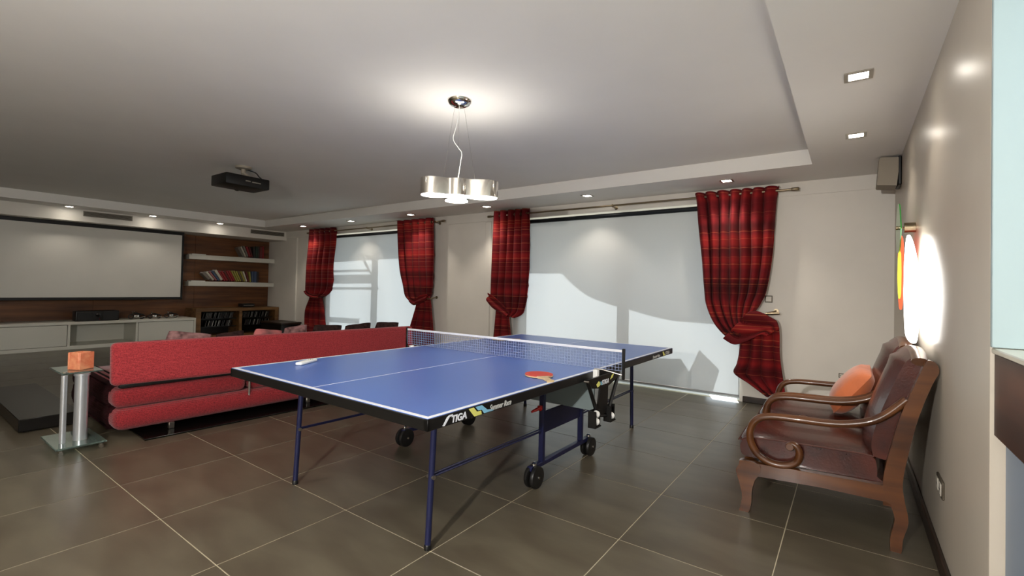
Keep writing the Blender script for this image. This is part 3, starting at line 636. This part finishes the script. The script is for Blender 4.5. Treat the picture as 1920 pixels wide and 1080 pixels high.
# net with posts and folding bracket
net = MB(); zt = .768; zl = TZ+.004; XN = .91
nx = 92
for i in range(nx+1):
    x = -XN+.01+i*(2*XN-.02)/nx; net.box(x-.0009, x+.0009, -.0008, .0008, zl, zt-.012)
for k in range(6):
    z = zl+.003+k*(zt-.016-zl)/6; net.box(-XN+.01, XN-.01, -.0008, .0008, z-.0009, z+.0009)
no = net.obj('net', mat('net_cord', (150, 165, 200), rough=.7), tt, smooth=False, kind='stuff')
MB().box(-XN, XN, -.004, .004, zt-.014, zt, bev=.001, seg=1).obj('net_tape', M['line'], tt)
for q in (-1, 1):
    MB().box(q*XN-.008, q*XN+.008, -.008, .008, .60, zt+.008, bev=.003, seg=1).obj('net_post', M['black'], tt)
    MB().tube([(q*(HW-.02), -.03, TZ+.004), (q*(HW+.03), -.03, TZ+.006), (q*XN, 0, TZ-.018)], .004, 8).obj('net_rod', M['chrome'], tt)
    MB().box(q*(HW+.012)-.014, q*(HW+.012)+.014, -.085, -.055, .585, TZ+.008, bev=.003, seg=1).obj('clamp', M['white'], tt)
    # trapezoid plate, V arms and ball holders
    xb = q*(HW+.03); th = .007
    MB().prism([(-.225, .615), (.235, .615), (.19, .575), (.05, .545), (-.06, .545), (-.165, .56)], xb-th, xb+th, 'YZ').obj('bracket_plate', M['black_lam'], tt)
    MB().prism([(-.055, .56), (.05, .56), (.045, .43), (.02, .39), (-.075, .39), (-.085, .43)], xb-.005, xb+.005, 'YZ').obj('bracket_web', M['black'], tt)
    MB().tube([(xb, -.21, .605), (xb, -.085, .41)], .011, 10).tube([(xb, .215, .605), (xb, .07, .40)], .011, 10).obj('bracket_arm', M['black'], tt)
    MB().tube([(xb, -.115, .40), (xb, .03, .37), (xb, .08, .42)], .009, 8).obj('bracket_link', M['black'], tt)
    for (yc, zb_) in ((-.125, .342), (.075, .335)):
        h = MB(); hx = xb+q*.012
        h.box(hx-.028, hx-.022, yc-.040, yc+.040, zb_, zb_+.092); h.box(hx-.022, hx+.018, yc-.040, yc-.030, zb_, zb_+.092); h.box(hx-.022, hx+.008, yc+.030, yc+.040, zb_, zb_+.092); h.box(hx-.022, hx+.018, yc-.030, yc+.030, zb_, zb_+.008)
        h.obj('ball_holder', M['black'], tt, smooth=False)
    MB().lathe([(.006, -.014), (.006, .014)], 10, (xb, -.222, .605), 'X').obj('bolt', M['steel'], tt)
balls = []
for i, (yc, zc_, lb) in enumerate(((-.125, .3845, 'white table tennis ball, lower one in the near holder under the net'), (-.125, .4263, 'white table tennis ball, upper one in the near holder under the net'), (.075, .3775, 'white table tennis ball in the far holder under the net'))):
    bm = bmesh.new(); bmesh.ops.create_icosphere(bm, subdivisions=3, radius=.0208)
    me = bpy.data.meshes.new('ball'); bm.to_mesh(me); bm.free(); me.materials.append(M['white']); me.polygons.foreach_set('use_smooth', [True]*len(me.polygons))
    co, si = math.cos(PHI), math.sin(PHI); lx, ly = HW+.03+.014, yc+.001
    link('ball', me, None, lb, 'ball', 'balls in the holders', None, (TX+co*lx-si*ly, TY+si*lx+co*ly, zc_-.0135))
MT = Matrix(((0, 0, 1, 0), (1, 0, 0, 0), (0, 1, 0, 0), (0, 0, 0, 1)))
def ptext(body, y, z, size, xx, mt, shear=.25, wide=1, bold=0, name='lettering', par=tt):
    me = text_mesh(body, size, shear, .0006, bold); me.materials.append(mt)
    o = link(name, me, par); o.matrix_local = Matrix.Translation((xx, y, z)) @ MT @ Matrix.Diagonal((wide, 1, 1, 1)); return o
def logo_s(y, z, h, xx):
    return MB().prism([(y, z), (y+.010, z), (y+.034, z+h*.78), (y+.05, z+h*.86), (y+.052, z+h), (y+.032, z+h), (y+.020, z+h*.82), (y+.002, z+h*.12), (y-.003, z+.003)], xx-.0006, xx+.0006, 'YZ')
def leaf(pts, xx, mt): MB().prism(pts, xx-.0006, xx+.0006, 'YZ').obj('print_patch', mt, tt, smooth=False)
xe = HW+.0006; zz = TZ-.041
logo_s(-1.295, zz, .034, xe).obj('lettering', M['line'], tt, smooth=False)
ptext('TIGA', -1.252, zz+.003, .036, xe, M['line'], .15, 1.05, .0012)
leaf([(-1.155, TZ-.006), (-1.125, TZ-.006), (-1.105, TZ-.026), (-1.08, TZ-.026), (-1.075, TZ-.042), (-1.12, TZ-.042)], xe, M['yellow'])
leaf([(-1.115, TZ-.006), (-1.075, TZ-.006), (-1.04, TZ-.03), (-1.0, TZ-.036), (-1.0, TZ-.041), (-1.06, TZ-.041), (-1.075, TZ-.024), (-1.098, TZ-.022)], xe, M['cyan'])
ptext('Summer Race', -1.035+.01, zz+.002, .033, xe, M['grey_print'], .35, .80, .0006)
ptext('Summer Race', .90, zz+.004, .030, xe, M['grey_print'], .35, .95, .0006)
leaf([(1.12, TZ-.008), (1.145, TZ-.008), (1.165, TZ-.026), (1.19, TZ-.04), (1.14, TZ-.04)], xe, M['yellow'])
ptext('STIGA', 1.19, zz+.004, .034, xe, M['grey_print'], .15, 1.05, .0008)
xb = HW+.0378
o = ptext('STIGA', -.045, .563, .036, xb, M['line'], .2, .95, .001)
leaf([(-.115, .575), (-.085, .59), (-.055, .572), (-.075, .562), (-.10, .556)], xb, M['yellow']); leaf([(.07, .578), (.09, .60), (.125, .61), (.10, .585)], xb, M['yellow']); leaf([(-.075, .573), (-.055, .585), (-.035, .566), (-.055, .562)], xb, M['cyan'])

def to_world(x, y, z):
    co, si = math.cos(PHI), math.sin(PHI); return (TX+co*x-si*y, TY+si*x+co*y, z)
def paddle(loc, rz, lb, mt):
    t = thing('paddle', lb, 'paddle', to_world(*loc), rz, 'table tennis paddles')
    pr = [(.075*math.cos(a), .080*math.sin(a)) for a in [2*PI*i/32 for i in range(32)]]
    pr = [(x, y if y > -.055 else y*1.0) for x, y in pr]
    MB().prism(pr, .0022, .0078, 'XY').obj('blade', M['pale_wood'], t)
    MB().prism([(x*.985, y*.985+.001) for x, y in pr], 0, .0021, 'XY').obj('rubber_sheet', M['dark_rubber'], t); MB().prism([(x*.985, max(y*.985, -.066)+.001) for x, y in pr], .0079, .0105, 'XY').obj('rubber_sheet', mt, t)
    MB().prism([(-.035, -.066), (.035, -.066), (.015, -.098), (.0145, -.155), (.0185, -.175), (-.0185, -.175), (-.0145, -.155), (-.015, -.098)], -.0, .0105, 'XY').obj('handle', M['pale_wood'], t)
    return t
paddle((.612, -.42, TZ+.0012), PI+.9+PI, 'red table tennis paddle lying on the near half of the table', M['red_rubber'])
paddle((-.575, .79, TZ+.0012), 2.2, 'dark red table tennis paddle lying beyond the net', M['dark_rubber'])
t = thing('remote_control', 'slim white remote control lying on the blue table top', 'remote', to_world(-.612, -1.02, TZ+.0008), .47)
MB().box(-.02, .02, -.082, .082, 0, .017, bev=.007, seg=3).obj('case', M['white'], t)
for k in range(4): MB().lathe([(.004, .0165), (.004, .018)], 10, ((-.006 if k % 2 else .006), .05-.022*(k//2), 0)).obj('button', M['speaker_grey'], t)

# ------------------------------------------------------------------ armchairs
def armchair(y0, lb):
    W = .59
    t = thing('armchair', lb, 'armchair', (0, y0, 0), group='leather armchairs by the wall')
    stile = [(.152, 0), (.188, 0), (.194, .06), (.212, .14), (.200, .22), (.192, .30), (.210, .43), (.244, .60), (.286, .74), (.306, .79), (.300, .825), (.280, .838), (.262, .825), (.226, .72), (.186, .60), (.152, .45), (.130, .34), (.126, .26), (.150, .2), (.166, .14), (.152, .06)]
    leg = [(-.450, 0), (-.408, 0), (-.394, .05), (-.392, .11), (-.378, .17), (-.36, .20), (-.36, .25), (-.445, .255), (-.452, .235), (-.466, .205), (-.462, .18), (-.447, .13), (-.436, .07)]
    for s in (0, W-.042):
        MB().prism(crom(stile+[stile[0]], 3)[:-1], s, s+.042).obj('back_post', M['chair_wood'], t)
        MB().prism(crom(leg+[leg[0]], 3)[:-1], s, s+.045).obj('front_leg', M['chair_wood'], t)
        MB().prism([(-.37, .19), (-.37, .252), (-.2, .262), (.15, .275), (.15, .205), (-.1, .205)], s+.004, s+.038).obj('side_rail', M['chair_wood'], t)
        yc = s+.021
        path = crom([(-.232, .366), (-.222, .378), (-.203, .370), (-.190, .338), (-.203, .295), (-.25, .268), (-.315, .268), (-.375, .303), (-.405, .365), (-.40, .43), (-.365, .478), (-.30, .497), (-.2, .502), (-.05, .508), (.06, .535), (.13, .578), (.205, .66)], 5)
        N = len(path); rr = [.013+.007*min(1, i/18) for i in range(N)]
        MB().tube([(x, yc, z) for x, z in path], rr, 12, sq=(1.15, .9)).obj('arm', M['chair_wood'], t)
        MB().lathe([(.016, yc-.022), (.019, yc-.018), (.019, yc+.018), (.016, yc+.022)], 16, (-.230, 0, .366), 'Y').obj('scroll_end', M['chair_wood'], t)
    MB().box(-.442, -.395, .046, W-.046, .19, .25, bev=.006).obj('front_rail', M['chair_wood'], t)
    MB().box(.14, .175, .044, W-.044, .20, .275, bev=.004).obj('back_rail', M['chair_wood'], t)
    # seat cushion
    def slab(poly_b, poly_t, n=10, y0_=.045, y1_=W-.045, bul=.012): pass
    rows = []; ys = [.046+(W-.092)*i/12 for i in range(13)]
    prof = [(-.44, .258), (-.462, .275), (-.468, .32), (-.455, .352), (-.43, .366), (-.3, .380), (-.1, .388), (.05, .392), (.10, .388), (.115, .36), (.118, .29), (.10, .262)]
    prof = crom(prof+[prof[0]], 3)[:-1]
    for i, y in enumerate(ys):
        q = math.sin(PI*i/12)**.5; e = .035*(1-min(1, q*1.6))
        cx, cz = -.17, .32
        rows.append([(cx+(x-cx)*(1-e*1.2), y, cz+(z-cz)*(.86+.14*q)+.014*q*(1 if z > .33 else 0)) for x, z in prof]+[(cx+(prof[0][0]-cx)*(1-e*1.2), y, cz+(prof[0][1]-cz)*(.86+.14*q))])
    b = MB().grid(rows); n = len(prof); b.add([v for v in rows[0][:-1]], [tuple(range(n))]); b.add([v for v in rows[-1][:-1]], [tuple(range(n))]); b.obj('seat_cushion', M['leather'], t, ang=1.2)
    for yy in (.05, W-.05):
        MB().tube([(x, yy, z) for x, z in [(-.452, .345), (-.43, .361), (-.3, .374), (-.1, .381), (.05, .385), (.095, .38)]], .004, 6).obj('piping', M['piping'], t)
    MB().tube([(-.463, .05, .345), (-.466, W/2, .352), (-.463, W-.05, .345)], .004, 6).obj('piping', M['piping'], t)
    # back
    bp = [(.092, .385), (.085, .45), (.115, .58), (.155, .70), (.192, .80), (.215, .835), (.245, .842), (.262, .828), (.235, .74), (.195, .62), (.165, .48), (.15, .385)]
    bp = crom(bp+[bp[0]], 3)[:-1]; rows = []
    for i in range(13):
        y = .040+(W-.08)*i/12; q = math.sin(PI*i/12)
        rows.append([(x-(.03*q if x < .2-.0*(z) and x < .12+(z-.385)*.28 else 0), y, z+(.02*q if z > .78 else 0)) for x, z in bp]); rows[-1].append(rows[-1][0])
    b = MB().grid(rows); n = len(bp); b.add(rows[0][:-1], [tuple(range(n))]); b.add(rows[-1][:-1], [tuple(range(n))]); b.obj('back_cushion', M['leather'], t, ang=1.2)
    MB().tube([(.248, .02, .828), (.252, W*.25, .848), (.254, W/2, .856), (.252, W*.75, .848), (.248, W-.02, .828)], .022, 12, sq=(1.4, .8)).obj('top_rail', M['chair_wood'], t)
    return t
armchair(2.645, 'brown leather armchair with scrolled wooden arms, nearer the camera')
armchair(3.262, 'brown leather armchair holding the orange pillow, nearer the window')
o = pillow_mesh(.33, .31, .15, None).obj('throw_pillow', M['orange'], None, 'small orange satin pillow leaning on the farther leather armchair', 'pillow', loc=(.015, 3.48, .55))
o.rotation_euler = (-.62, .10, -PI/2)

# ------------------------------------------------------------------ ceiling fixtures
M['bulb'] = emat('lamp_glow', (1, .93, .82), 30)
def downlight(x, y, z, lb, grp, en, col, spot=1.9, visible=True):
    t = thing('downlight', lb, 'light', (x, y, z), group=grp); a = .058
    f = MB(); f.box(-a, a, -a, -a+.018, -.006, 0); f.box(-a, a, a-.018, a, -.006, 0); f.box(-a, -a+.018, -a+.018, a-.018, -.006, 0); f.box(a-.018, a, -a+.018, a-.018, -.006, 0)
    f.obj('bezel', M['steel'], t, smooth=False); MB().box(-a+.018, a-.018, -a+.018, a-.018, -.003, 0).obj('lens', M['bulb'], t, smooth=False)
    lamp('downlight_beam', 'SPOT', (0, 0, -.012), en, col, .03, spot, .6, t)
warm = (1, .90, .78)
on = ['nearest the camera-side corner', 'second from the right', 'third from the right', 'third from the left', 'second from the left', 'leftmost']
for k in range(6): downlight(-.976-1.49*k if k else -.976, 4.87, ZC, 'square recessed downlight above the window wall, %s' % on[k], 'downlights along the window wall', 19, warm)
for k, w in enumerate(('leftmost', 'middle', 'rightmost')): downlight(-9.555, 1.8+1.043*k, ZC, 'recessed downlight in front of the screen bulkhead, %s of three' % w, 'downlights along the screen wall', 5, warm)
for k, w in enumerate(('farther one, next to the corner speaker', 'nearer and larger one')): downlight(.026, 3.9-1.06*k, ZC, 'square recessed downlight above the armchairs, %s' % w, 'downlights along the right wall', 7, warm)

# pendant
PX, PY, PZ = -2.07, 2.245, 1.695
t = thing('pendant_lamp', 'chrome clover-shaped pendant lamp above the table', 'lamp', (PX, PY, ZU))
MB().lathe([(.005, -.045), (.03, -.043), (.062, -.03), (.078, -.012), (.08, 0)], 32).obj('canopy', M['chrome'], t)
def trefoil(sc_=1., n=120):
    pts = []
    for i in range(n):
        a = 2*PI*i/n; r = .07
        for (la, ll) in ((222, .24), (50, .27), (134, .27)):
            d = (a-math.radians(la)+PI) % (2*PI)-PI
            w = .088
            # lobe: capsule from centre to ll with radius w
            x, y = math.cos(d), math.sin(d); cx = ll-w
            disc = w*w-(cx*y)**2
            if x > 0 and disc > 0: r = max(r, cx*x+math.sqrt(disc))
            elif x > 0 and abs(y) > 1e-3: r = max(r, min(w*.62/abs(y), .14))
        pts.append(r)
    for _ in range(5): pts = [(pts[i-1]+2*pts[i]+pts[(i+1) % n])/4 for i in range(n)]
    return [(sc_*r*math.cos(2*PI*i/n), sc_*r*math.sin(2*PI*i/n)) for i, r in enumerate(pts)]
tr = trefoil(); ti = trefoil(.985); n = len(tr); z0, z1 = PZ-ZU, PZ-ZU+.105
b = MB()
b.add([(x, y, z) for z in (z0, z1) for x, y in tr]+[(x, y, z) for z in (z0, z1) for x, y in ti], [(i, (i+1) % n, n+(i+1) % n, n+i) for i in range(n)]+[(2*n+(i+1) % n, 2*n+i, 3*n+i, 3*n+(i+1) % n) for i in range(n)]+[(i, 2*n+i, 2*n+(i+1) % n, (i+1) % n) for i in range(n)]+[(n+i, n+(i+1) % n, 3*n+(i+1) % n, 3*n+i) for i in range(n)])
b.obj('shade', M['chrome'], t, ang=1.0)
MB().prism(trefoil(.975), z0+.003, z0+.009, 'XY').obj('diffuser', emat('pendant_diffuser', (1, .96, .90), 11), t)
M['tube_glow'] = emat('pendant_tube', (1, .96, .90), 15)
for la, ll in ((222, .15), (50, .17), (134, .17)):
    a = math.radians(la); MB().tube([(.03*math.cos(a), .03*math.sin(a), z0+.066), (ll*math.cos(a), ll*math.sin(a), z0+.066)], .015, 12).obj('bulb', M['tube_glow'], t)
MB().tube(crom([(0, 0, -.045), (-.012, -.01, -.16), (-.03, -.02, -.25), (.0, .0, -.31), (.02, .01, -.345), (.012, .01, -.40), (-.005, 0, z1-.03)], 6), .0028, 8).obj('power_cable', M['white'], t)
for la, ll in ((222, .10), (50, .12), (134, .12)):
    a = math.radians(la); MB().tube([(.03*math.cos(a), .03*math.sin(a), -.04), (ll*math.cos(a), ll*math.sin(a), z1-.03)], .0008, 6).obj('suspension_wire', M['steel'], t)
    MB().tube([(0, 0, z1-.035), (ll*2.1*math.cos(a), ll*2.1*math.sin(a), z1-.035)], .006, 8).obj('inner_bracket', M['steel'], t)

# projector
t = thing('ceiling_projector', 'black box projector hanging from the ceiling', 'projector', (-5.19, 2.32, ZU))
MB().lathe([(.08, 0), (.075, -.02), (.05, -.028)], 24).obj('mount_plate', M['speaker_grey'], t)
MB().tube([(0, 0, -.02), (0, 0, -.075)], .022, 14).tube([(0, 0, -.06), (.03, .05, -.112)], .014, 10).tube([(0, 0, -.06), (-.03, .0, -.112)], .014, 10).obj('mount_arm', M['speaker_grey'], t)
MB().tube(crom([(.02, .03, -.03), (.05, .10, -.05), (.07, .13, -.09), (.09, .16, -.12)], 5), .006, 8).obj('cable', M['black'], t)
pb = MB().box(-.165, .165, -.22, .22, -.055, .055, bev=.01).obj('case', M['black'], t, loc=(-.05, .0, -.165)); pb.rotation_euler = (0, 0, .02)
MB().lathe([(.05, 0), (.055, -.03), (.04, -.03), (.035, -.01)], 20, (-.165, .05, 0), 'X').obj('lens', M['black_gloss'], pb)
for (y, z, w) in ((-.03, .004, .05), (.035, .0, .09)): MB().box(.1645, .1660, y, y+w, z-.008, z+.003).obj('badge', M['vent'], pb, smooth=False)

# standing lamp behind the camera (throws the shadows of the table legs and of the sofa end)
t = thing('floor_lamp', 'white globe floor lamp standing behind the camera', 'lamp', (-.55, -1.25, 0))
MB().lathe([(.14, 0), (.14, .015), (.03, .025)], 28).obj('base', M['steel'], t)
MB().lathe([(.011, .02), (.011, 1.24)], 14).obj('pole', M['steel'], t)
MB().lathe([(.02, 1.24), (.075, 1.28), (.10, 1.36), (.075, 1.44), (.02, 1.475)], 28).obj('globe', emat('lamp_globe', (1, .97, .93), 14), t)
lamp('lamp_light', 'POINT', (.0, .13, 1.40), 215, (1, .965, .92), .03, parent=t)
downlight(-3.2, -.1, ZU, 'square recessed downlight in the raised ceiling behind the camera', 'downlights in the raised ceiling', 46, (1, .93, .86), 2.2)

# kitchen light and breakfast bar
t = thing('kitchen_light', 'cool white ceiling panel in the kitchen', 'light', (.90, 1.2, ZC))
MB().box(-.2, .2, -.2, .2, -.03, 0, bev=.004, seg=1).obj('housing', M['white'], t); MB().box(-.17, .17, -.17, .17, -.034, -.03).obj('diffuser', emat('kitchen_glow', (.66, .88, 1), 12), t, smooth=False)
t = thing('breakfast_bar', 'breakfast bar with walnut fascia and pale stone top at the wall end', 'bar counter', (0, 0, 0))
MB().box(.322, .345, -1.6, 1.815, .735, .957, bev=.002, seg=1).obj('fascia', M['counter_wood'], t)
MB().box(.318, .90, -1.6, 1.826, .957, .972, bev=.003, seg=1).obj('stone_top', M['stone_top'], t)
MB().box(.347, .42, -1.6, 1.826, 0, .956).obj('half_wall', M['bluegrey'], t, smooth=False)

# ------------------------------------------------------------------ wall fittings
t = thing('wall_speaker', 'grey speaker mounted high in the corner on the right wall', 'speaker', (.235, 4.72, 2.07), 0)
b = MB(); b.prism([(-.065, -.10), (.05, -.115), (.07, .10), (-.05, .115)], -.11, .11, 'XZ'); b.obj('cabinet_box', M['speaker_grey'], t, ang=.3)
MB().prism([(-.071, -.095), (-.064, -.10), (-.049, .11), (-.056, .112)], -.10, .10, 'XZ').obj('grille', M['speaker_grey'], t); MB().box(.05, .082, -.05, .05, -.05, .05, bev=.004, seg=1).obj('wall_bracket', M['black'], t)
MB().box(.056, .08, -.112, .112, -.11, .112, bev=.006, seg=1).obj('back_panel', M['black'], t)

t = thing('wall_lamp', 'glowing art glass wall lamp with green, red and yellow panels', 'lamp', (0, 0, 0))
def rounded(pts, n=4): return crom(pts+[pts[0]], n)[:-1]
def plate(pts, x, mt, name, th=.006):
    MB().prism(rounded(pts), x-th/2, x+th/2, 'YZ').obj(name, mt, t)
plate([(3.50, 1.50), (3.60, 1.64), (3.70, 1.67), (3.80, 1.62), (3.84, 1.48), (3.76, 1.38), (3.58, 1.38)], .238, M['gfx_green'], 'green_panel')
plate([(3.46, 1.30), (3.52, 1.44), (3.74, 1.46), (3.80, 1.25), (3.70, 1.05), (3.52, 1.06)], .246, emat('red_glass_glow', (1, .12, .05), 1.3), 'red_panel')
plate([(3.54, 1.24), (3.58, 1.36), (3.72, 1.36), (3.76, 1.22), (3.68, 1.10), (3.56, 1.12)], .2415, emat('yellow_glass_glow', (1, .85, .05), 1.8), 'yellow_panel', .004)
plate([(2.84, .98), (2.78, 1.10), (2.86, 1.24), (3.15, 1.40), (3.40, 1.43), (3.54, 1.22), (3.48, .98), (3.36, .885), (2.96, .885)], .256, emat('white_glass_glow', (1, .97, .92), 4.5), 'white_panel', .007)
MB().lathe([(.03, .262), (.03, .314)], 20, (0, 3.655, 1.52), 'X').obj('wall_mount', M['bronze'], t)
MB().lathe([(.005, .225), (.006, .315)], 12, (0, 3.655, 1.52), 'X').lathe([(.012, .222), (.012, .234)], 14, (0, 3.655, 1.52), 'X').obj('mount_pin', M['bronze'], t)
MB().tube([(.285, 3.6, 1.44), (.292, 3.4, 1.34), (.29, 3.3, 1.2)], .003, 6).obj('cord', M['white'], t)

def socket(loc, rot, w, h, n, lb, cat='socket', nm='wall_socket'):
    t = thing(nm, lb, cat, loc, rot=rot)
    MB().box(-w/2, w/2, -.009, 0, -h/2, h/2, bev=.003, seg=1).obj('plate', M['socket_dark'], t)
    for k in range(n):
        c_ = -w/2+(k+.5)*w/n; MB().box(c_-w/n*.36, c_+w/n*.36, -.012, -.008, -h*.34, h*.34, bev=.002, seg=1).obj('insert', M['socket'], t)
        if nm == 'wall_socket': MB().lathe([(.004, -.0125), (.004, -.0118)], 8, (c_-.009, 0, 0), 'Y').lathe([(.004, -.0125), (.004, -.0118)], 8, (c_+.009, 0, 0), 'Y').obj('hole', M['black'], t)
socket((-.012, YB, .368), (0, 0, 0), .13, .042, 3, 'triple socket strip on the window wall behind the armchairs')
socket((-.652, YB, 1.05), (0, 0, 0), .068, .07, 1, 'square light switch beside the largest curtain', 'switch', 'light_switch')
socket((XR, 2.63, .328), (0, 0, -PI/2), .15, .072, 2, 'double wall socket low on the right wall beside the armchair')
